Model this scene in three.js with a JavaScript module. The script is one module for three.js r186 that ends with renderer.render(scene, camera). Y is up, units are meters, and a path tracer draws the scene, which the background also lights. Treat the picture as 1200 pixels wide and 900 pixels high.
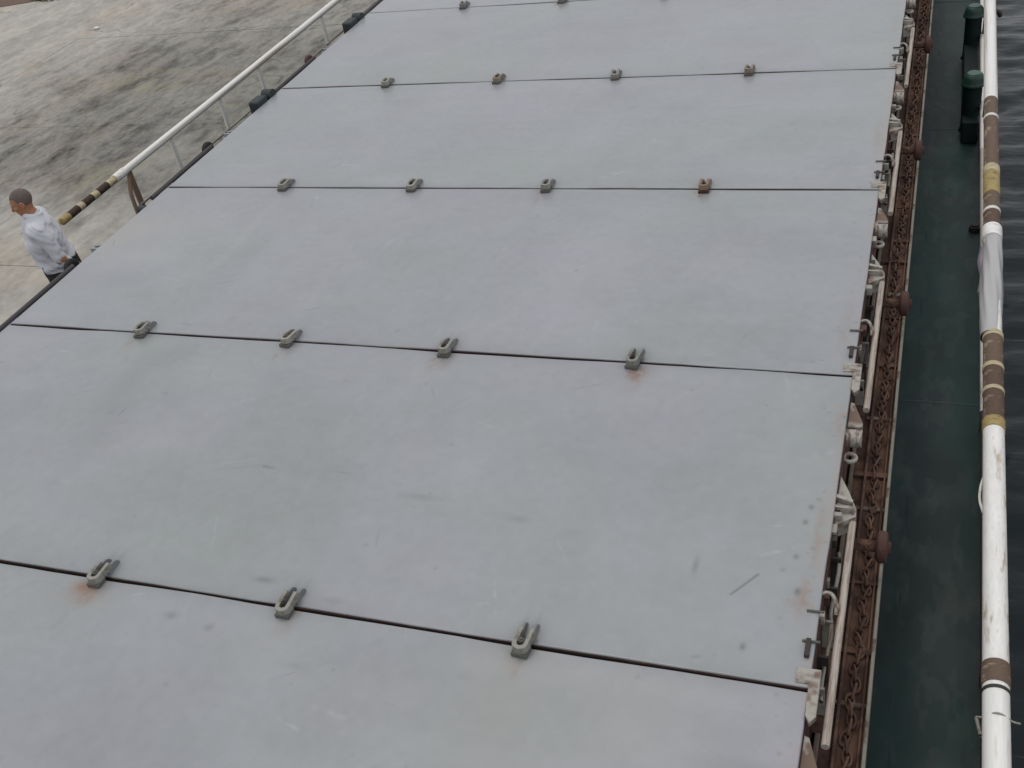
import * as THREE from 'three';
import { mergeGeometries } from 'three/addons/utils/BufferGeometryUtils.js';
import { RoundedBoxGeometry } from 'three/addons/geometries/RoundedBoxGeometry.js';
import { MarchingCubes } from 'three/addons/objects/MarchingCubes.js';

// ------------------------------------------------------------------ camera, sky, sun, exposure
const scene = new THREE.Scene();
const camera = new THREE.PerspectiveCamera(39.04, 4 / 3, 0.1, 600);
{ // camera axes (right, up, back) in world coordinates: y up, -z along the ship, +x to starboard
  const m = new THREE.Matrix4().makeBasis(
    new THREE.Vector3(0.93498293, -0.1630276, -0.31500621),
    new THREE.Vector3(-0.06643155, 0.79190559, -0.60701927),
    new THREE.Vector3(0.34841607, 0.58847901, 0.72958803));
  camera.quaternion.setFromRotationMatrix(m);
  camera.position.set(0, 4.9, 0);
}
scene.add(camera);
const renderer = new THREE.WebGLRenderer({ antialias: true });
renderer.toneMapping = THREE.LinearToneMapping;
renderer.toneMappingExposure = 0.8;
renderer.shadowMap.enabled = true;

// ------------------------------------------------------------------ noise
function hash2(ix, iy, s) {
  let h = Math.imul(ix, 374761393) ^ Math.imul(iy, 668265263) ^ Math.imul(s, 2147483647 - 977);
  h = Math.imul(h ^ (h >>> 13), 1274126177); h ^= h >>> 16;
  h = Math.imul(h, 2246822519); h ^= h >>> 15;
  return (h >>> 0) / 4294967296;
}
function vnoise(x, y, s) {
  const ix = Math.floor(x), iy = Math.floor(y), fx = x - ix, fy = y - iy;
  const u = fx * fx * (3 - 2 * fx), v = fy * fy * (3 - 2 * fy);
  const a = hash2(ix, iy, s), b = hash2(ix + 1, iy, s), c = hash2(ix, iy + 1, s), d = hash2(ix + 1, iy + 1, s);
  return a + (b - a) * u + (c - a) * v + (a - b - c + d) * u * v;
}
function fbm(x, y, s, oct = 4, g = 0.5) {
  let a = 1, t = 0, n = 0;
  for (let i = 0; i < oct; i++) { t += a * vnoise(x, y, s + i * 17); n += a; a *= g; x = x * 2.03 + 11.3; y = y * 2.03 - 7.7; }
  return t / n;
}
function rng(seed) { let a = seed >>> 0; return () => { a = (a + 0x6D2B79F5) | 0; let t = Math.imul(a ^ (a >>> 15), 1 | a); t = (t + Math.imul(t ^ (t >>> 7), 61 | t)) ^ t; return ((t ^ (t >>> 14)) >>> 0) / 4294967296; }; }
const clamp = (v, a = 0, b = 1) => Math.min(b, Math.max(a, v));
const ss = (a, b, x) => { const t = clamp((x - a) / (b - a)); return t * t * (3 - 2 * t); };
const mix = (a, b, t) => a + (b - a) * t;
const toS = v => { v = clamp(v); return Math.round(255 * (v <= 0.0031308 ? v * 12.92 : 1.055 * Math.pow(v, 1 / 2.4) - 0.055)); };
function colourTex(w, h, fn) { // fn(x01, y01, out) writes linear rgb; y01 = 0 at v = 0
  const d = new Uint8Array(w * h * 4), o = [0, 0, 0];
  for (let j = 0; j < h; j++) for (let i = 0; i < w; i++) {
    fn((i + 0.5) / w, (j + 0.5) / h, o); const k = (j * w + i) * 4;
    d[k] = toS(o[0]); d[k + 1] = toS(o[1]); d[k + 2] = toS(o[2]); d[k + 3] = 255;
  }
  const t = new THREE.DataTexture(d, w, h, THREE.RGBAFormat); t.colorSpace = THREE.SRGBColorSpace;
  t.wrapS = t.wrapT = THREE.RepeatWrapping; t.magFilter = THREE.LinearFilter; t.minFilter = THREE.LinearMipmapLinearFilter; t.generateMipmaps = true; t.needsUpdate = true;
  return t;
}
function greyTex(w, h, fn) {
  const d = new Uint8Array(w * h * 4);
  for (let j = 0; j < h; j++) for (let i = 0; i < w; i++) {
    const v = Math.round(255 * clamp(fn((i + 0.5) / w, (j + 0.5) / h))), k = (j * w + i) * 4;
    d[k] = d[k + 1] = d[k + 2] = v; d[k + 3] = 255;
  }
  const t = new THREE.DataTexture(d, w, h, THREE.RGBAFormat);
  t.wrapS = t.wrapT = THREE.RepeatWrapping; t.magFilter = THREE.LinearFilter; t.minFilter = THREE.LinearMipmapLinearFilter; t.generateMipmaps = true; t.needsUpdate = true;
  return t;
}

// overcast sky, a little brighter overhead
{
  const w = 256, h = 128, d = new Float32Array(w * h * 4);
  for (let j = 0; j < h; j++) for (let i = 0; i < w; i++) {
    const el = ((j + 0.5) / h - 0.5) * Math.PI, s = Math.sin(el);
    const az = (i / w) * Math.PI * 2;
    const c = fbm(4 + 3 * Math.cos(az) * Math.cos(el) * 1.5, 4 + 3 * Math.sin(az) * Math.cos(el) * 1.5 + s * 3, 5, 4);
    let L = s > 0 ? 0.8 + 0.25 * s : 0.8 * Math.max(0.35, 1 + s * 2);
    L *= 0.86 + 0.28 * c;
    const k = (j * w + i) * 4; d[k] = L * 0.975; d[k + 1] = L * 0.995; d[k + 2] = L * 1.03; d[k + 3] = 1;
  }
  const t = new THREE.DataTexture(d, w, h, THREE.RGBAFormat, THREE.FloatType);
  t.mapping = THREE.EquirectangularReflectionMapping; t.magFilter = THREE.LinearFilter; t.minFilter = THREE.LinearFilter; t.needsUpdate = true;
  scene.background = t; scene.environment = t;
}
const sun = new THREE.DirectionalLight(0xfff4e6, 0.8);
sun.position.set(-9, 26, -13); sun.target.position.set(-3, 0, -6);
sun.castShadow = true; sun.shadow.radius = 26; sun.shadow.mapSize.set(2048, 2048);
Object.assign(sun.shadow.camera, { left: -25, right: 25, top: 25, bottom: -25, near: 1, far: 80 });
scene.add(sun, sun.target);

// ------------------------------------------------------------------ helpers
const counts = {};
function numbered(n) { counts[n] = (counts[n] || 0) + 1; return counts[n] === 1 ? n : n + '_' + String(counts[n] - 1).padStart(3, '0'); }
function tag(o, label, category, group) { o.userData.label = label; o.userData.category = category; if (group) o.userData.group = group; return o; }
function thing(name, label, category, pos = [0, 0, 0], turn = 0, group) {
  const o = new THREE.Group(); o.name = numbered(name); o.position.set(...pos); o.rotation.y = turn; scene.add(o);
  return tag(o, label, category, group);
}
function put(name, geo, material, parent = scene) {
  const list = Array.isArray(geo) ? geo : [geo];
  const g = list.length > 1 ? mergeGeometries(list.map(q => (q.index ? q.toNonIndexed() : q))) : list[0];
  const m = new THREE.Mesh(g, material); m.name = parent === scene ? numbered(name) : name;
  m.castShadow = m.receiveShadow = true; parent.add(m); return m;
}
function metricUV(g, s = 1) { // texture coordinates in metres by dominant normal
  const p = g.attributes.position, n = g.attributes.normal, uv = new Float32Array(p.count * 2);
  for (let i = 0; i < p.count; i++) {
    const ax = Math.abs(n.getX(i)), ay = Math.abs(n.getY(i)), az = Math.abs(n.getZ(i));
    const x = p.getX(i), y = p.getY(i), z = p.getZ(i);
    const [a, b] = ay >= ax && ay >= az ? [x, z] : ax >= az ? [y, z] : [x, y];
    uv[2 * i] = a * s; uv[2 * i + 1] = b * s;
  }
  g.setAttribute('uv', new THREE.BufferAttribute(uv, 2)); return g;
}
function bx(x0, x1, y0, y1, z0, z1, r = 0) { // box between limits, optionally with rounded edges
  const w = x1 - x0, h = y1 - y0, d = z1 - z0;
  const g = r ? new RoundedBoxGeometry(w, h, d, 2, Math.min(r, w / 2.01, h / 2.01, d / 2.01)) : new THREE.BoxGeometry(w, h, d);
  g.translate((x0 + x1) / 2, (y0 + y1) / 2, (z0 + z1) / 2); return metricUV(g.index ? g.toNonIndexed() : g);
}
function rod(a, b, r, seg = 12, r2 = r) { // cylinder from a to b
  const A = new THREE.Vector3(...a), B = new THREE.Vector3(...b), d = B.clone().sub(A), L = d.length();
  const g = new THREE.CylinderGeometry(r2, r, L, seg, Math.max(1, Math.round(L / 0.8)));
  g.applyQuaternion(new THREE.Quaternion().setFromUnitVectors(new THREE.Vector3(0, 1, 0), d.normalize()));
  g.translate((a[0] + b[0]) / 2, (a[1] + b[1]) / 2, (a[2] + b[2]) / 2); return g.toNonIndexed();
}
function bent(points, r, seg = 24, rs = 8) {
  return new THREE.TubeGeometry(new THREE.CatmullRomCurve3(points.map(p => new THREE.Vector3(...p))), seg, r, rs, false).toNonIndexed();
}
function plate(pts, y0, y1, bevel = 0.004) { // plan outline (x, z) pushed up from y0 to y1
  const s = new THREE.Shape(pts.map(p => new THREE.Vector2(p[0], -p[1])));
  const g = new THREE.ExtrudeGeometry(s, { depth: y1 - y0 - 2 * bevel, bevelEnabled: bevel > 0, bevelSize: bevel, bevelThickness: bevel, bevelSegments: 2, curveSegments: 10 });
  g.rotateX(-Math.PI / 2); g.translate(0, y0 + bevel, 0); return metricUV(g.index ? g.toNonIndexed() : g);
}

// ------------------------------------------------------------------ materials
const rgb = (r, g, b) => new THREE.Color().setRGB(r, g, b);
const std = (c, roughness = 0.6, extra = {}) => new THREE.MeshStandardMaterial({ color: c, roughness, metalness: 0, ...extra });
const dirtTex = (base, spots, seed, opt = {}) => colourTex(512, 512, (u, v, o) => { // base paint with wear; 1 m square
  const P = opt.scale || 4;
  // make it tile by blending opposite edges
  const n = (f, s, k) => { const a = fbm(u * f, v * f, s, k), b = fbm((u - 1) * f, v * f, s, k), c = fbm(u * f, (v - 1) * f, s, k), e = fbm((u - 1) * f, (v - 1) * f, s, k);
    return mix(mix(a, b, ss(0.7, 1, u)), mix(c, e, ss(0.7, 1, u)), ss(0.7, 1, v)); };
  const a = n(P, seed, 4), b = n(P * 5, seed + 50, 3);
  const t = ss(opt.lo ?? 0.5, opt.hi ?? 0.7, a * 0.65 + b * 0.35), q = 0.86 + 0.28 * b;
  for (let i = 0; i < 3; i++) o[i] = mix(base[i], spots[i], t) * q;
});
const rustTex = dirtTex([0.056, 0.027, 0.019], [0.125, 0.068, 0.045], 11, { lo: 0.46, hi: 0.66, scale: 5 });
const wornTex = dirtTex([0.30, 0.29, 0.26], [0.13, 0.085, 0.06], 23, { lo: 0.5, hi: 0.66, scale: 6 });
const whiteTex = dirtTex([0.70, 0.69, 0.67], [0.40, 0.34, 0.27], 31, { lo: 0.54, hi: 0.70, scale: 6 });
const rustBump = greyTex(256, 256, (u, v) => fbm(u * 24, v * 24, 77, 4));
const cleatTex = dirtTex([0.27, 0.265, 0.24], [0.14, 0.125, 0.10], 47, { lo: 0.48, hi: 0.66, scale: 7 });
const dirtyTex = dirtTex([0.36, 0.345, 0.31], [0.15, 0.10, 0.075], 53, { lo: 0.43, hi: 0.58, scale: 7 });
const barTex = dirtTex([0.38, 0.36, 0.335], [0.24, 0.19, 0.155], 83, { lo: 0.48, hi: 0.66, scale: 6 });
const wrapTex = dirtTex([0.10, 0.062, 0.042], [0.25, 0.19, 0.14], 61, { lo: 0.52, hi: 0.72, scale: 6 });
const M = {
  dirty: std(0xffffff, 0.75, { map: dirtyTex }),
  rust: std(0xffffff, 0.9, { map: rustTex, bumpMap: rustBump, bumpScale: 0.004 }),
  worn: std(0xffffff, 0.75, { map: wornTex }),
  offWhite: std(rgb(0.95, 0.94, 0.92), 0.6, { map: whiteTex }),
  white: std(rgb(1.12, 1.12, 1.12), 0.42, { map: whiteTex }),
  coverGrey: std(rgb(0.275, 0.29, 0.30), 0.5),
  cleatGrey: std(0xffffff, 0.7, { map: cleatTex }),
  bar: std(rgb(1.12, 1.06, 1.02), 0.7, { map: barTex }),
  black: std(rgb(0.018, 0.018, 0.018), 0.8),
  darkSteel: std(rgb(0.035, 0.03, 0.027), 0.75),
  brownWrap: std(0xffffff, 0.8, { map: wrapTex, bumpMap: rustBump, bumpScale: 0.004 }),
  brownTape: std(rgb(1.25, 1.35, 1.35), 0.75, { map: wrapTex, bumpMap: rustBump, bumpScale: 0.003 }),
  yellow: std(rgb(1.3, 1.02, 0.45), 0.7, { map: cleatTex }),
  paleYellow: std(rgb(1.75, 1.55, 1.1), 0.7, { map: cleatTex }),
  stripeBlack: std(rgb(0.42, 0.4, 0.36), 0.8, { map: wrapTex }),
  teal: std(rgb(0.018, 0.028, 0.03), 0.6),
  green: std(rgb(0.014, 0.045, 0.034), 0.5),
  greenTop: std(rgb(0.085, 0.16, 0.135), 0.6),
  darkGreen: new THREE.MeshPhysicalMaterial({ color: rgb(0.009, 0.017, 0.016), roughness: 0.6, specularIntensity: 0.4 }),
  wheel: std(rgb(0.075, 0.034, 0.027), 0.85, { bumpMap: rustBump, bumpScale: 0.003 }),
  lip: std(rgb(0.72, 0.72, 0.67), 0.7, { map: wornTex }),
  ridge: std(rgb(0.5, 0.42, 0.36), 0.8, { map: wornTex }),
  skirt: std(rgb(0.75, 0.62, 0.68), 0.85, { map: rustTex }),
  purpleSteel: std(rgb(0.05, 0.045, 0.05), 0.75),
  gasket: std(rgb(0.5, 0.5, 0.52), 0.95, { map: rustTex }),
  paleCoat: std(rgb(0.78, 0.77, 0.73), 0.7),
  rust2: std(rgb(1.05, 1.08, 1.1), 0.9, { map: rustTex }),
  rubber: std(rgb(0.010, 0.008, 0.007), 0.95),
};

// ------------------------------------------------------------------ water
{
  const nx = 150, nz = 420, X0 = -90, X1 = 190, Z0 = -330, Z1 = 60;
  const near = new THREE.PlaneGeometry(18, 60, 180, 600); near.rotateX(-Math.PI / 2); near.translate(9.4, 0, -22);
  const p = near.attributes.position;
  for (let i = 0; i < p.count; i++) {
    const x = p.getX(i), z = p.getZ(i), e = ss(0, 3, 18.4 - x) * ss(0, 3, z + 52) * ss(0, 3, 8 - z);
    p.setY(i, e * (0.11 * (fbm(x * 0.9, z * 1.6, 3, 3) - 0.5) + 0.07 * (fbm(x * 2.2 + z, z * 4.5, 9, 3) - 0.5)));
  }
  near.computeVertexNormals();
  const far = new THREE.PlaneGeometry(800, 800, 1, 1).toNonIndexed(); far.rotateX(-Math.PI / 2); far.translate(0, -0.09, -150);
  const bump = greyTex(512, 512, (u, v) => { const f = (a, b) => fbm(a * 9, b * 26, 60, 4); return mix(f(u, v), f(u - 1, v), ss(0.75, 1, u)); });
  bump.repeat.set(1, 1);
  metricUV(near, 0.2); metricUV(far, 0.2);
  const wm = new THREE.MeshPhysicalMaterial({ color: rgb(0.006, 0.013, 0.017), roughness: 0.14, ior: 1.33, specularIntensity: 0.8, bumpMap: bump, bumpScale: 0.02 });
  const w = put('water', [near.toNonIndexed(), far], wm); w.position.y = -2.1; w.userData.kind = 'structure';
  w.userData.label = 'dark rippled harbour water beside the ship';
}

// ------------------------------------------------------------------ quay: concrete slabs with real joints
{
  const quayTex = colourTex(2048, 2048, (u, v, o) => { // 24 m square, u = 0 at x = -32, v = 0 at z = -26
    const x = -32 + 24 * u, z = -26 + 24 * v;
    const wob = (fbm(x * 0.5, z * 0.5, 41, 3) - 0.5) * 3.2;
    const dark = ss(-14.6, -12.2, x + wob * 0.9) * ss(-8.2, -10.2, z - wob * 0.5) * mix(1, 0.62, ss(-14.2, -16.2, z + wob * 0.4));
    const med = fbm(x * 5.2 + z * 0.4, z * 2.6, 133, 4, 0.6);
    const long = fbm(x * 2.3 + z * 0.25, z * 0.7, 5, 5, 0.58);   // streaks along the quay edge
    const blot = fbm(x * 1.1, z * 0.8, 91, 5, 0.6), fine = fbm(x * 9, z * 6, 33, 4, 0.6), grit = hash2(Math.floor(u * 2048), Math.floor(v * 2048), 8);
    let L = mix(0.36, 0.19, dark);
    L *= 1 + (long - 0.5) * mix(0.4, 1.05, dark) + (blot - 0.5) * mix(0.35, 0.5, dark) + (med - 0.5) * mix(0.3, 1.15, dark) + (fbm(x * 26, z * 20, 404, 2) - 0.5) * mix(0.2, 0.4, dark) + (fine - 0.5) * mix(0.45, 0.95, dark) + (grit - 0.5) * 0.07;
    const spot = dark * ss(0.57, 0.68, long * 0.3 + med * 0.4 + fine * 0.3); L *= 1 - 0.35 * spot;
    const cr = ss(0.010, 0.003, Math.abs(fbm(x * 0.55 + 3, z * 0.55, 611, 4, 0.55) - 0.5)) * ss(0.5, 0.56, blot); L *= 1 - 0.3 * cr;
    const pale = ss(0.6, 0.72, fbm(x * 1.7 + 40, z * 0.55, 71, 4)) * mix(0.35, 0.6, dark); L = mix(L, 0.36, pale * 0.55);
    const g1 = Math.exp(-(((x + 11.3) / 0.9) ** 2 + ((z + 13.1) / 0.7) ** 2)) + Math.exp(-(((x + 9.9) / 0.5) ** 2 + ((z + 10.3) / 0.6) ** 2)) + 0.7 * Math.exp(-(((x + 9.1) / 0.5) ** 2 + ((z + 12.3) / 1.2) ** 2));
    const al = 0.7 * clamp(g1) * ss(0.42, 0.6, blot * 0.5 + fine * 0.5);
    const warm = ss(0.5, 0.75, fbm(x * 0.9 - 9, z * 0.9, 15, 3)) * 0.05;
    o[0] = L * (1.03 + warm) * (1 - 0.2 * al); o[1] = L * (0.985) * (1 - 0.12 * al); o[2] = L * (0.895 - warm) * (1 - 0.34 * al);
  });
  quayTex.wrapS = quayTex.wrapT = THREE.MirroredRepeatWrapping;
  const qb = greyTex(512, 512, (u, v) => fbm(u * 60, v * 40, 19, 4));
  qb.repeat.set(12, 12);
  const qm = std(0xffffff, 0.95, { map: quayTex, bumpMap: qb, bumpScale: 0.006 });
  const quay = new THREE.Group(); quay.name = 'quay'; quay.userData = { kind: 'structure', label: 'stained concrete quay alongside the ship' }; scene.add(quay);
  const jointM = std(rgb(0.19, 0.185, 0.17), 0.95);
  const top = -0.3;
  put('quay_wall', bx(-75, -8.05, -4, top - 0.012, -70, 20), jointM, quay);
  const xs = [-8.0, -14.3, -20.6, -26.9, -33.2, -42, -54, -75], r = rng(5);
  const step = 3.68, z0 = -7.93 + step * 6;
  for (let i = 0; i + 1 < xs.length; i++) for (let k = 0; k < 23; k++) {
    const g = bx(xs[i + 1] + 0.005, xs[i] - 0.005, -0.5, 0, -step + 0.005, -0.005, 0.004);
    const lift = (r() - 0.5) * 0.006, zz = z0 - k * step;
    g.translate(0, top + lift, zz);
    const p = g.attributes.position, uv = g.attributes.uv;
    for (let q = 0; q < p.count; q++) uv.setXY(q, (p.getX(q) + 32) / 24, (p.getZ(q) + 26) / 24);
    put('concrete_slab', g, qm, quay);
  }
  // soil and weeds at the far left corner
  const soil = new THREE.CircleGeometry(1, 40); soil.rotateX(-Math.PI / 2);
  const sp = soil.attributes.position;
  for (let i = 1; i < sp.count; i++) { const a = Math.atan2(sp.getZ(i), sp.getX(i)), k = 0.8 + 0.45 * fbm(3 + 2 * Math.cos(a), 3 + 2 * Math.sin(a), 4, 3); sp.setX(i, sp.getX(i) * 1.6 * k); sp.setZ(i, sp.getZ(i) * 0.75 * k); }
  sp.setY(0, 0.06); soil.translate(-18.3, top + 0.008, -18.25); soil.computeVertexNormals();
  const so = put('soil', soil, std(rgb(0.15, 0.1, 0.075), 1, { bumpMap: rustBump, bumpScale: 0.02 })); so.userData = { kind: 'structure', label: 'patch of reddish brown soil on the quay at the upper left' };
  const blades = [], rr = rng(44);
  for (let i = 0; i < 420; i++) {
    const a = rr() * 6.28, q = Math.sqrt(rr()), x = -16.75 + 0.8 * q * Math.cos(a), z = -18.0 + 0.42 * q * Math.sin(a), h = 0.05 + 0.09 * rr();
    const t = new THREE.BufferGeometry(), dx = (rr() - 0.5) * 0.1, dz = (rr() - 0.5) * 0.1, w = 0.014, c = Math.cos(a) * w, s = Math.sin(a) * w;
    t.setAttribute('position', new THREE.BufferAttribute(new Float32Array([x - c, top, z - s, x + c, top, z + s, x + dx, top + h, z + dz]), 3)); t.computeVertexNormals(); blades.push(t);
  }
  const wd = put('weeds', blades, std(rgb(0.09, 0.1, 0.05), 0.9)); wd.userData = { kind: 'stuff', label: 'low weeds growing on the quay by the reddish soil', category: 'weeds' };
  const chip = new THREE.IcosahedronGeometry(0.04, 1); const cp = chip.attributes.position;
  for (let i = 0; i < cp.count; i++) { const k = 0.75 + 0.5 * vnoise(cp.getX(i) * 30 + 9, cp.getZ(i) * 30 + cp.getY(i) * 17 + 9, 2); cp.setXYZ(i, cp.getX(i) * k * 1.3, cp.getY(i) * k * 0.5, cp.getZ(i) * k); }
  chip.computeVertexNormals(); chip.translate(-14.2, top + 0.025, -15.75);
  tag(put('stone_chip', chip, std(rgb(0.7, 0.69, 0.66), 0.9)), 'small whitish stone chip lying alone on the pale quay concrete', 'stone');
}

// ------------------------------------------------------------------ ship: hull, deck
const CX = -3.17;                                   // centre line of the hatch
const SEAM = [-0.66, -2.707, -4.736, -6.786, -8.83, -10.91, -12.97];
const Z_NEAR = 1.2, Z_FAR = -15.5;
{
  const hull = put('ship_hull', [bx(-7.38, 0.5, -3.6, -0.03, -34, 6)], std(rgb(0.02, 0.03, 0.033), 0.6)); hull.userData = { kind: 'structure', label: 'dark hull of the cargo ship' };
  const deckTex = colourTex(768, 1536, (u, v, o) => { // 8 m square
    const x = u * 8, z = v * 16;
    const a = fbm(x * 1.2, z * 0.8, 12, 4), b = fbm(x * 6, z * 4, 55, 4), c = fbm(x * 2.2, z * 1.1, 88, 4);
    let L = 0.86 + 0.5 * (a - 0.5) + 0.45 * (b - 0.5);
    const g = ss(0.45, 0.6, c), w = ss(0.60, 0.70, b) * 0.45 + 0.8 * ss(0.62, 0.66, fbm(x * 14, z * 5, 202, 3)); L *= 1.06 - 0.16 * ss(0.54, 0.62, fbm(x * 2.6, z * 1.7, 301, 4));
    o[0] = L * mix(0.016, 0.009, g) + w * 0.012; o[1] = L * mix(0.030, 0.034, g) + w * 0.010; o[2] = L * mix(0.031, 0.030, g) + w * 0.009;
  });
  const db = greyTex(256, 256, (u, v) => fbm(u * 30, v * 30, 7, 4)); db.repeat.set(4, 4);
  const dm = new THREE.MeshPhysicalMaterial({ color: 0xffffff, roughness: 0.5, specularIntensity: 0.5, map: deckTex, bumpMap: db, bumpScale: 0.003 });
  const deck = new THREE.Group(); deck.name = 'deck'; deck.userData = { kind: 'structure', label: 'dark green painted side deck of the ship' }; scene.add(deck);
  const cuts = [6, -1.9, -6.2, -10.46, -14.0, -34];
  for (let i = 0; i + 1 < cuts.length; i++) for (const [a, b] of [[-7.36, -6.05], [-0.29, 0.48]]) {
    const g = bx(a, b, -0.026, 0, cuts[i + 1] + 0.0015, cuts[i] - 0.0015);
    const uv = g.attributes.uv; for (let q = 0; q < uv.count; q++) uv.setXY(q, (uv.getX(q) + 4) / 8, uv.getY(q) / 16);
    put('deck_plate', g, dm, deck);
  }
  const weld = std(rgb(0.028, 0.042, 0.04), 0.6);
  for (let i = 2; i < 5; i++) for (const [a, b] of [[-7.36, -6.2], [-0.09, 0.4]]) put('weld_seam', rod([a, -0.004, cuts[i]], [b, -0.004, cuts[i]], 0.009, 8), weld, deck);
  // raised edge bar of the deck on both sides
  put('deck_edge_bar', bx(0.435, 0.455, 0.001, 0.11, -34, 6, 0.006), M.darkGreen, deck);
  put('deck_edge_bar', bx(-7.335, -7.315, 0.001, 0.11, -34, 6, 0.006), M.darkGreen, deck);
  put('deck_fitting', [rod([0.37, 0, -8.52], [0.37, 0.05, -8.52], 0.045, 14), rod([0.37, 0.05, -8.52], [0.37, 0.065, -8.52], 0.03, 14)], M.black, deck);
  // forward deck beyond the hatch
  put('deck_plate', bx(-6.05, -0.29, -0.026, 0, -34, Z_FAR - 0.3), dm, deck);
}

// ------------------------------------------------------------------ hatch coaming
{
  const c = thing('hatch_coaming', 'rusty brown steel coaming running along the edges of the grey hatch covers', 'hatch coaming', [CX, 0, 0]);
  for (const s of [1, -1]) {
    const X = (a, b, y0, y1, z0 = Z_FAR, z1 = Z_NEAR, r = 0) => s > 0 ? bx(a - CX, b - CX, y0, y1, z0, z1, r) : bx(CX - b, CX - a, y0, y1, z0, z1, r);
    put('coaming_wall', X(-0.40, -0.375, 0.001, 0.83), M.darkGreen, c);
    put('coaming_side', X(-0.125, -0.110, 0.001, 0.83), M.darkGreen, c);
    put('top_plate', X(-0.46, -0.1045, 0.832, 0.846), M.rust, c);
    put('inner_ridge', X(-0.296, -0.276, 0.8465, 0.905, Z_FAR, Z_NEAR, 0.005), M.ridge, c);
    put('wheel_track', X(-0.336, -0.318, 0.8465, 0.90, Z_FAR, Z_NEAR, 0.005), M.ridge, c);
    for (let z = -14.6, i = 0; z < 1; z += 0.24 + 0.3 * hash2(i++, 4, 9)) put('clamp_rib', X(-0.30 + 0.1 * hash2(i, 2, 2), -0.106, 0.8462, 0.8465 + 0.006 + 0.016 * hash2(i, 3, 2), z, z + 0.012 + 0.03 * hash2(i, 5, 2), 0.002), hash2(i, 7, 2) < 0.3 ? M.ridge : M.rust, c);
    put('chain_guide', X(-0.222, -0.208, 0.8465, 0.876, Z_FAR, Z_NEAR, 0.003), M.rust2, c);
    put('chain_guide', X(-0.124, -0.113, 0.8465, 0.868, Z_FAR, Z_NEAR, 0.003), M.rust2, c);
    put('outer_lip', X(-0.104, -0.088, 0.78, 0.886, Z_FAR, Z_NEAR, 0.004), M.lip, c);
  }
  put('end_wall', bx(-2.77, 2.77, 0.001, 0.846, Z_FAR - 0.02, Z_FAR), M.darkGreen, c);
  put('end_wall', bx(-2.77, 2.77, 0.001, 0.846, Z_NEAR, Z_NEAR + 0.02), M.darkGreen, c);
  put('hold_floor', bx(-2.77, 2.77, -0.02, 0.02, Z_FAR, Z_NEAR), M.black, c);
}
// hauling chain lying in the channel of the starboard coaming
{
  const t = thing('hauling_chain', 'pale rusty chain lying in the brown channel along the coaming edge', 'chain', [-0.165, 0.848, 0]);
  const flat = new THREE.TorusGeometry(0.021, 0.0068, 6, 12); flat.scale(0.85, 1.75, 0.9); flat.rotateX(Math.PI / 2);
  const up = flat.clone(); up.rotateZ(Math.PI / 2 * 0.82);
  const mats = [std(rgb(0.115, 0.06, 0.04), 0.9), std(rgb(0.08, 0.042, 0.03), 0.9), std(rgb(0.14, 0.08, 0.055), 0.9)];
  const r = rng(8); let z = -1.9, i = 0;
  while (z > -14.6 && i < 290) {
    const m = put('chain_link', i % 2 ? up : flat, mats[Math.floor(r() * 3)], t);
    const x = 0.009 * Math.sin(z * 34) + 0.006 * Math.sin(z * 3.1);
    m.position.set(x, i % 2 ? 0.024 : 0.009, z); m.rotation.y = Math.atan(0.009 * 34 * Math.cos(z * 34)) * 0.9 + (r() - 0.5) * 0.3;
    z -= 0.0465; i++;
  }
}

// ------------------------------------------------------------------ hatch covers
const HW = 2.86, TOPY = 1.3, DEPTH = 0.36;
function coverGeometry(L, seed) { // plate with a rolled edge, slightly wavy, skirt all round; centre at the origin, top at y = 0
  const r = 0.007, cols = (half, n) => {
    const out = [{ p: -half, d: DEPTH }, { p: -half, d: 0.1 }, { p: -half, d: r }];
    for (const a of [30, 60, 90]) out.push({ p: -half + r * (1 - Math.cos(a * Math.PI / 180)), d: r * (1 - Math.sin(a * Math.PI / 180)) });
    for (let i = 1; i < n; i++) out.push({ p: -half + r + (2 * half - 2 * r) * i / n, d: 0 });
    const back = out.slice(0, 6).map(q => ({ p: -q.p, d: q.d })).reverse();
    return out.concat(back);
  };
  const U = cols(HW, 70), V = cols(L / 2, 26), pos = [], uv = [], idx = [];
  for (let j = 0; j < V.length; j++) for (let i = 0; i < U.length; i++) {
    let x = U[i].p, z = V[j].p; const d = Math.max(U[i].d, V[j].d);
    const e = ss(0, 0.25, HW - Math.abs(x)) * ss(0, 0.2, L / 2 - Math.abs(z));
    const y = -d + (fbm(x * 1.3 + seed * 9, z * 1.3, seed + 300, 3) - 0.5) * 0.016 * e;
    uv.push((x + HW) / (2 * HW), (L / 2 - z) / L);
    if (Math.abs(z) > L / 2 - 0.02) z += (fbm(x * 1.7 + 50, (z > 0 ? 3 : 8) + seed, seed, 4) - 0.5) * 0.018;
    if (Math.abs(x) > HW - 0.02) x += (fbm(z * 3 + 50, (x > 0 ? 3 : 8) + seed, seed, 3) - 0.5) * 0.01;
    pos.push(x, y, z);
  }
  const nu = U.length;
  for (let j = 0; j + 1 < V.length; j++) for (let i = 0; i + 1 < nu; i++) { const a = j * nu + i, b = a + 1, c = a + nu, d = c + 1; idx.push(a, c, b, b, c, d); }
  const g = new THREE.BufferGeometry(); g.setAttribute('position', new THREE.Float32BufferAttribute(pos, 3)); g.setAttribute('uv', new THREE.Float32BufferAttribute(uv, 2)); g.setIndex(idx); g.computeVertexNormals(); return g;
}
const CLEATX = [-4.87, -3.72, -2.64, -1.475];
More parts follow.
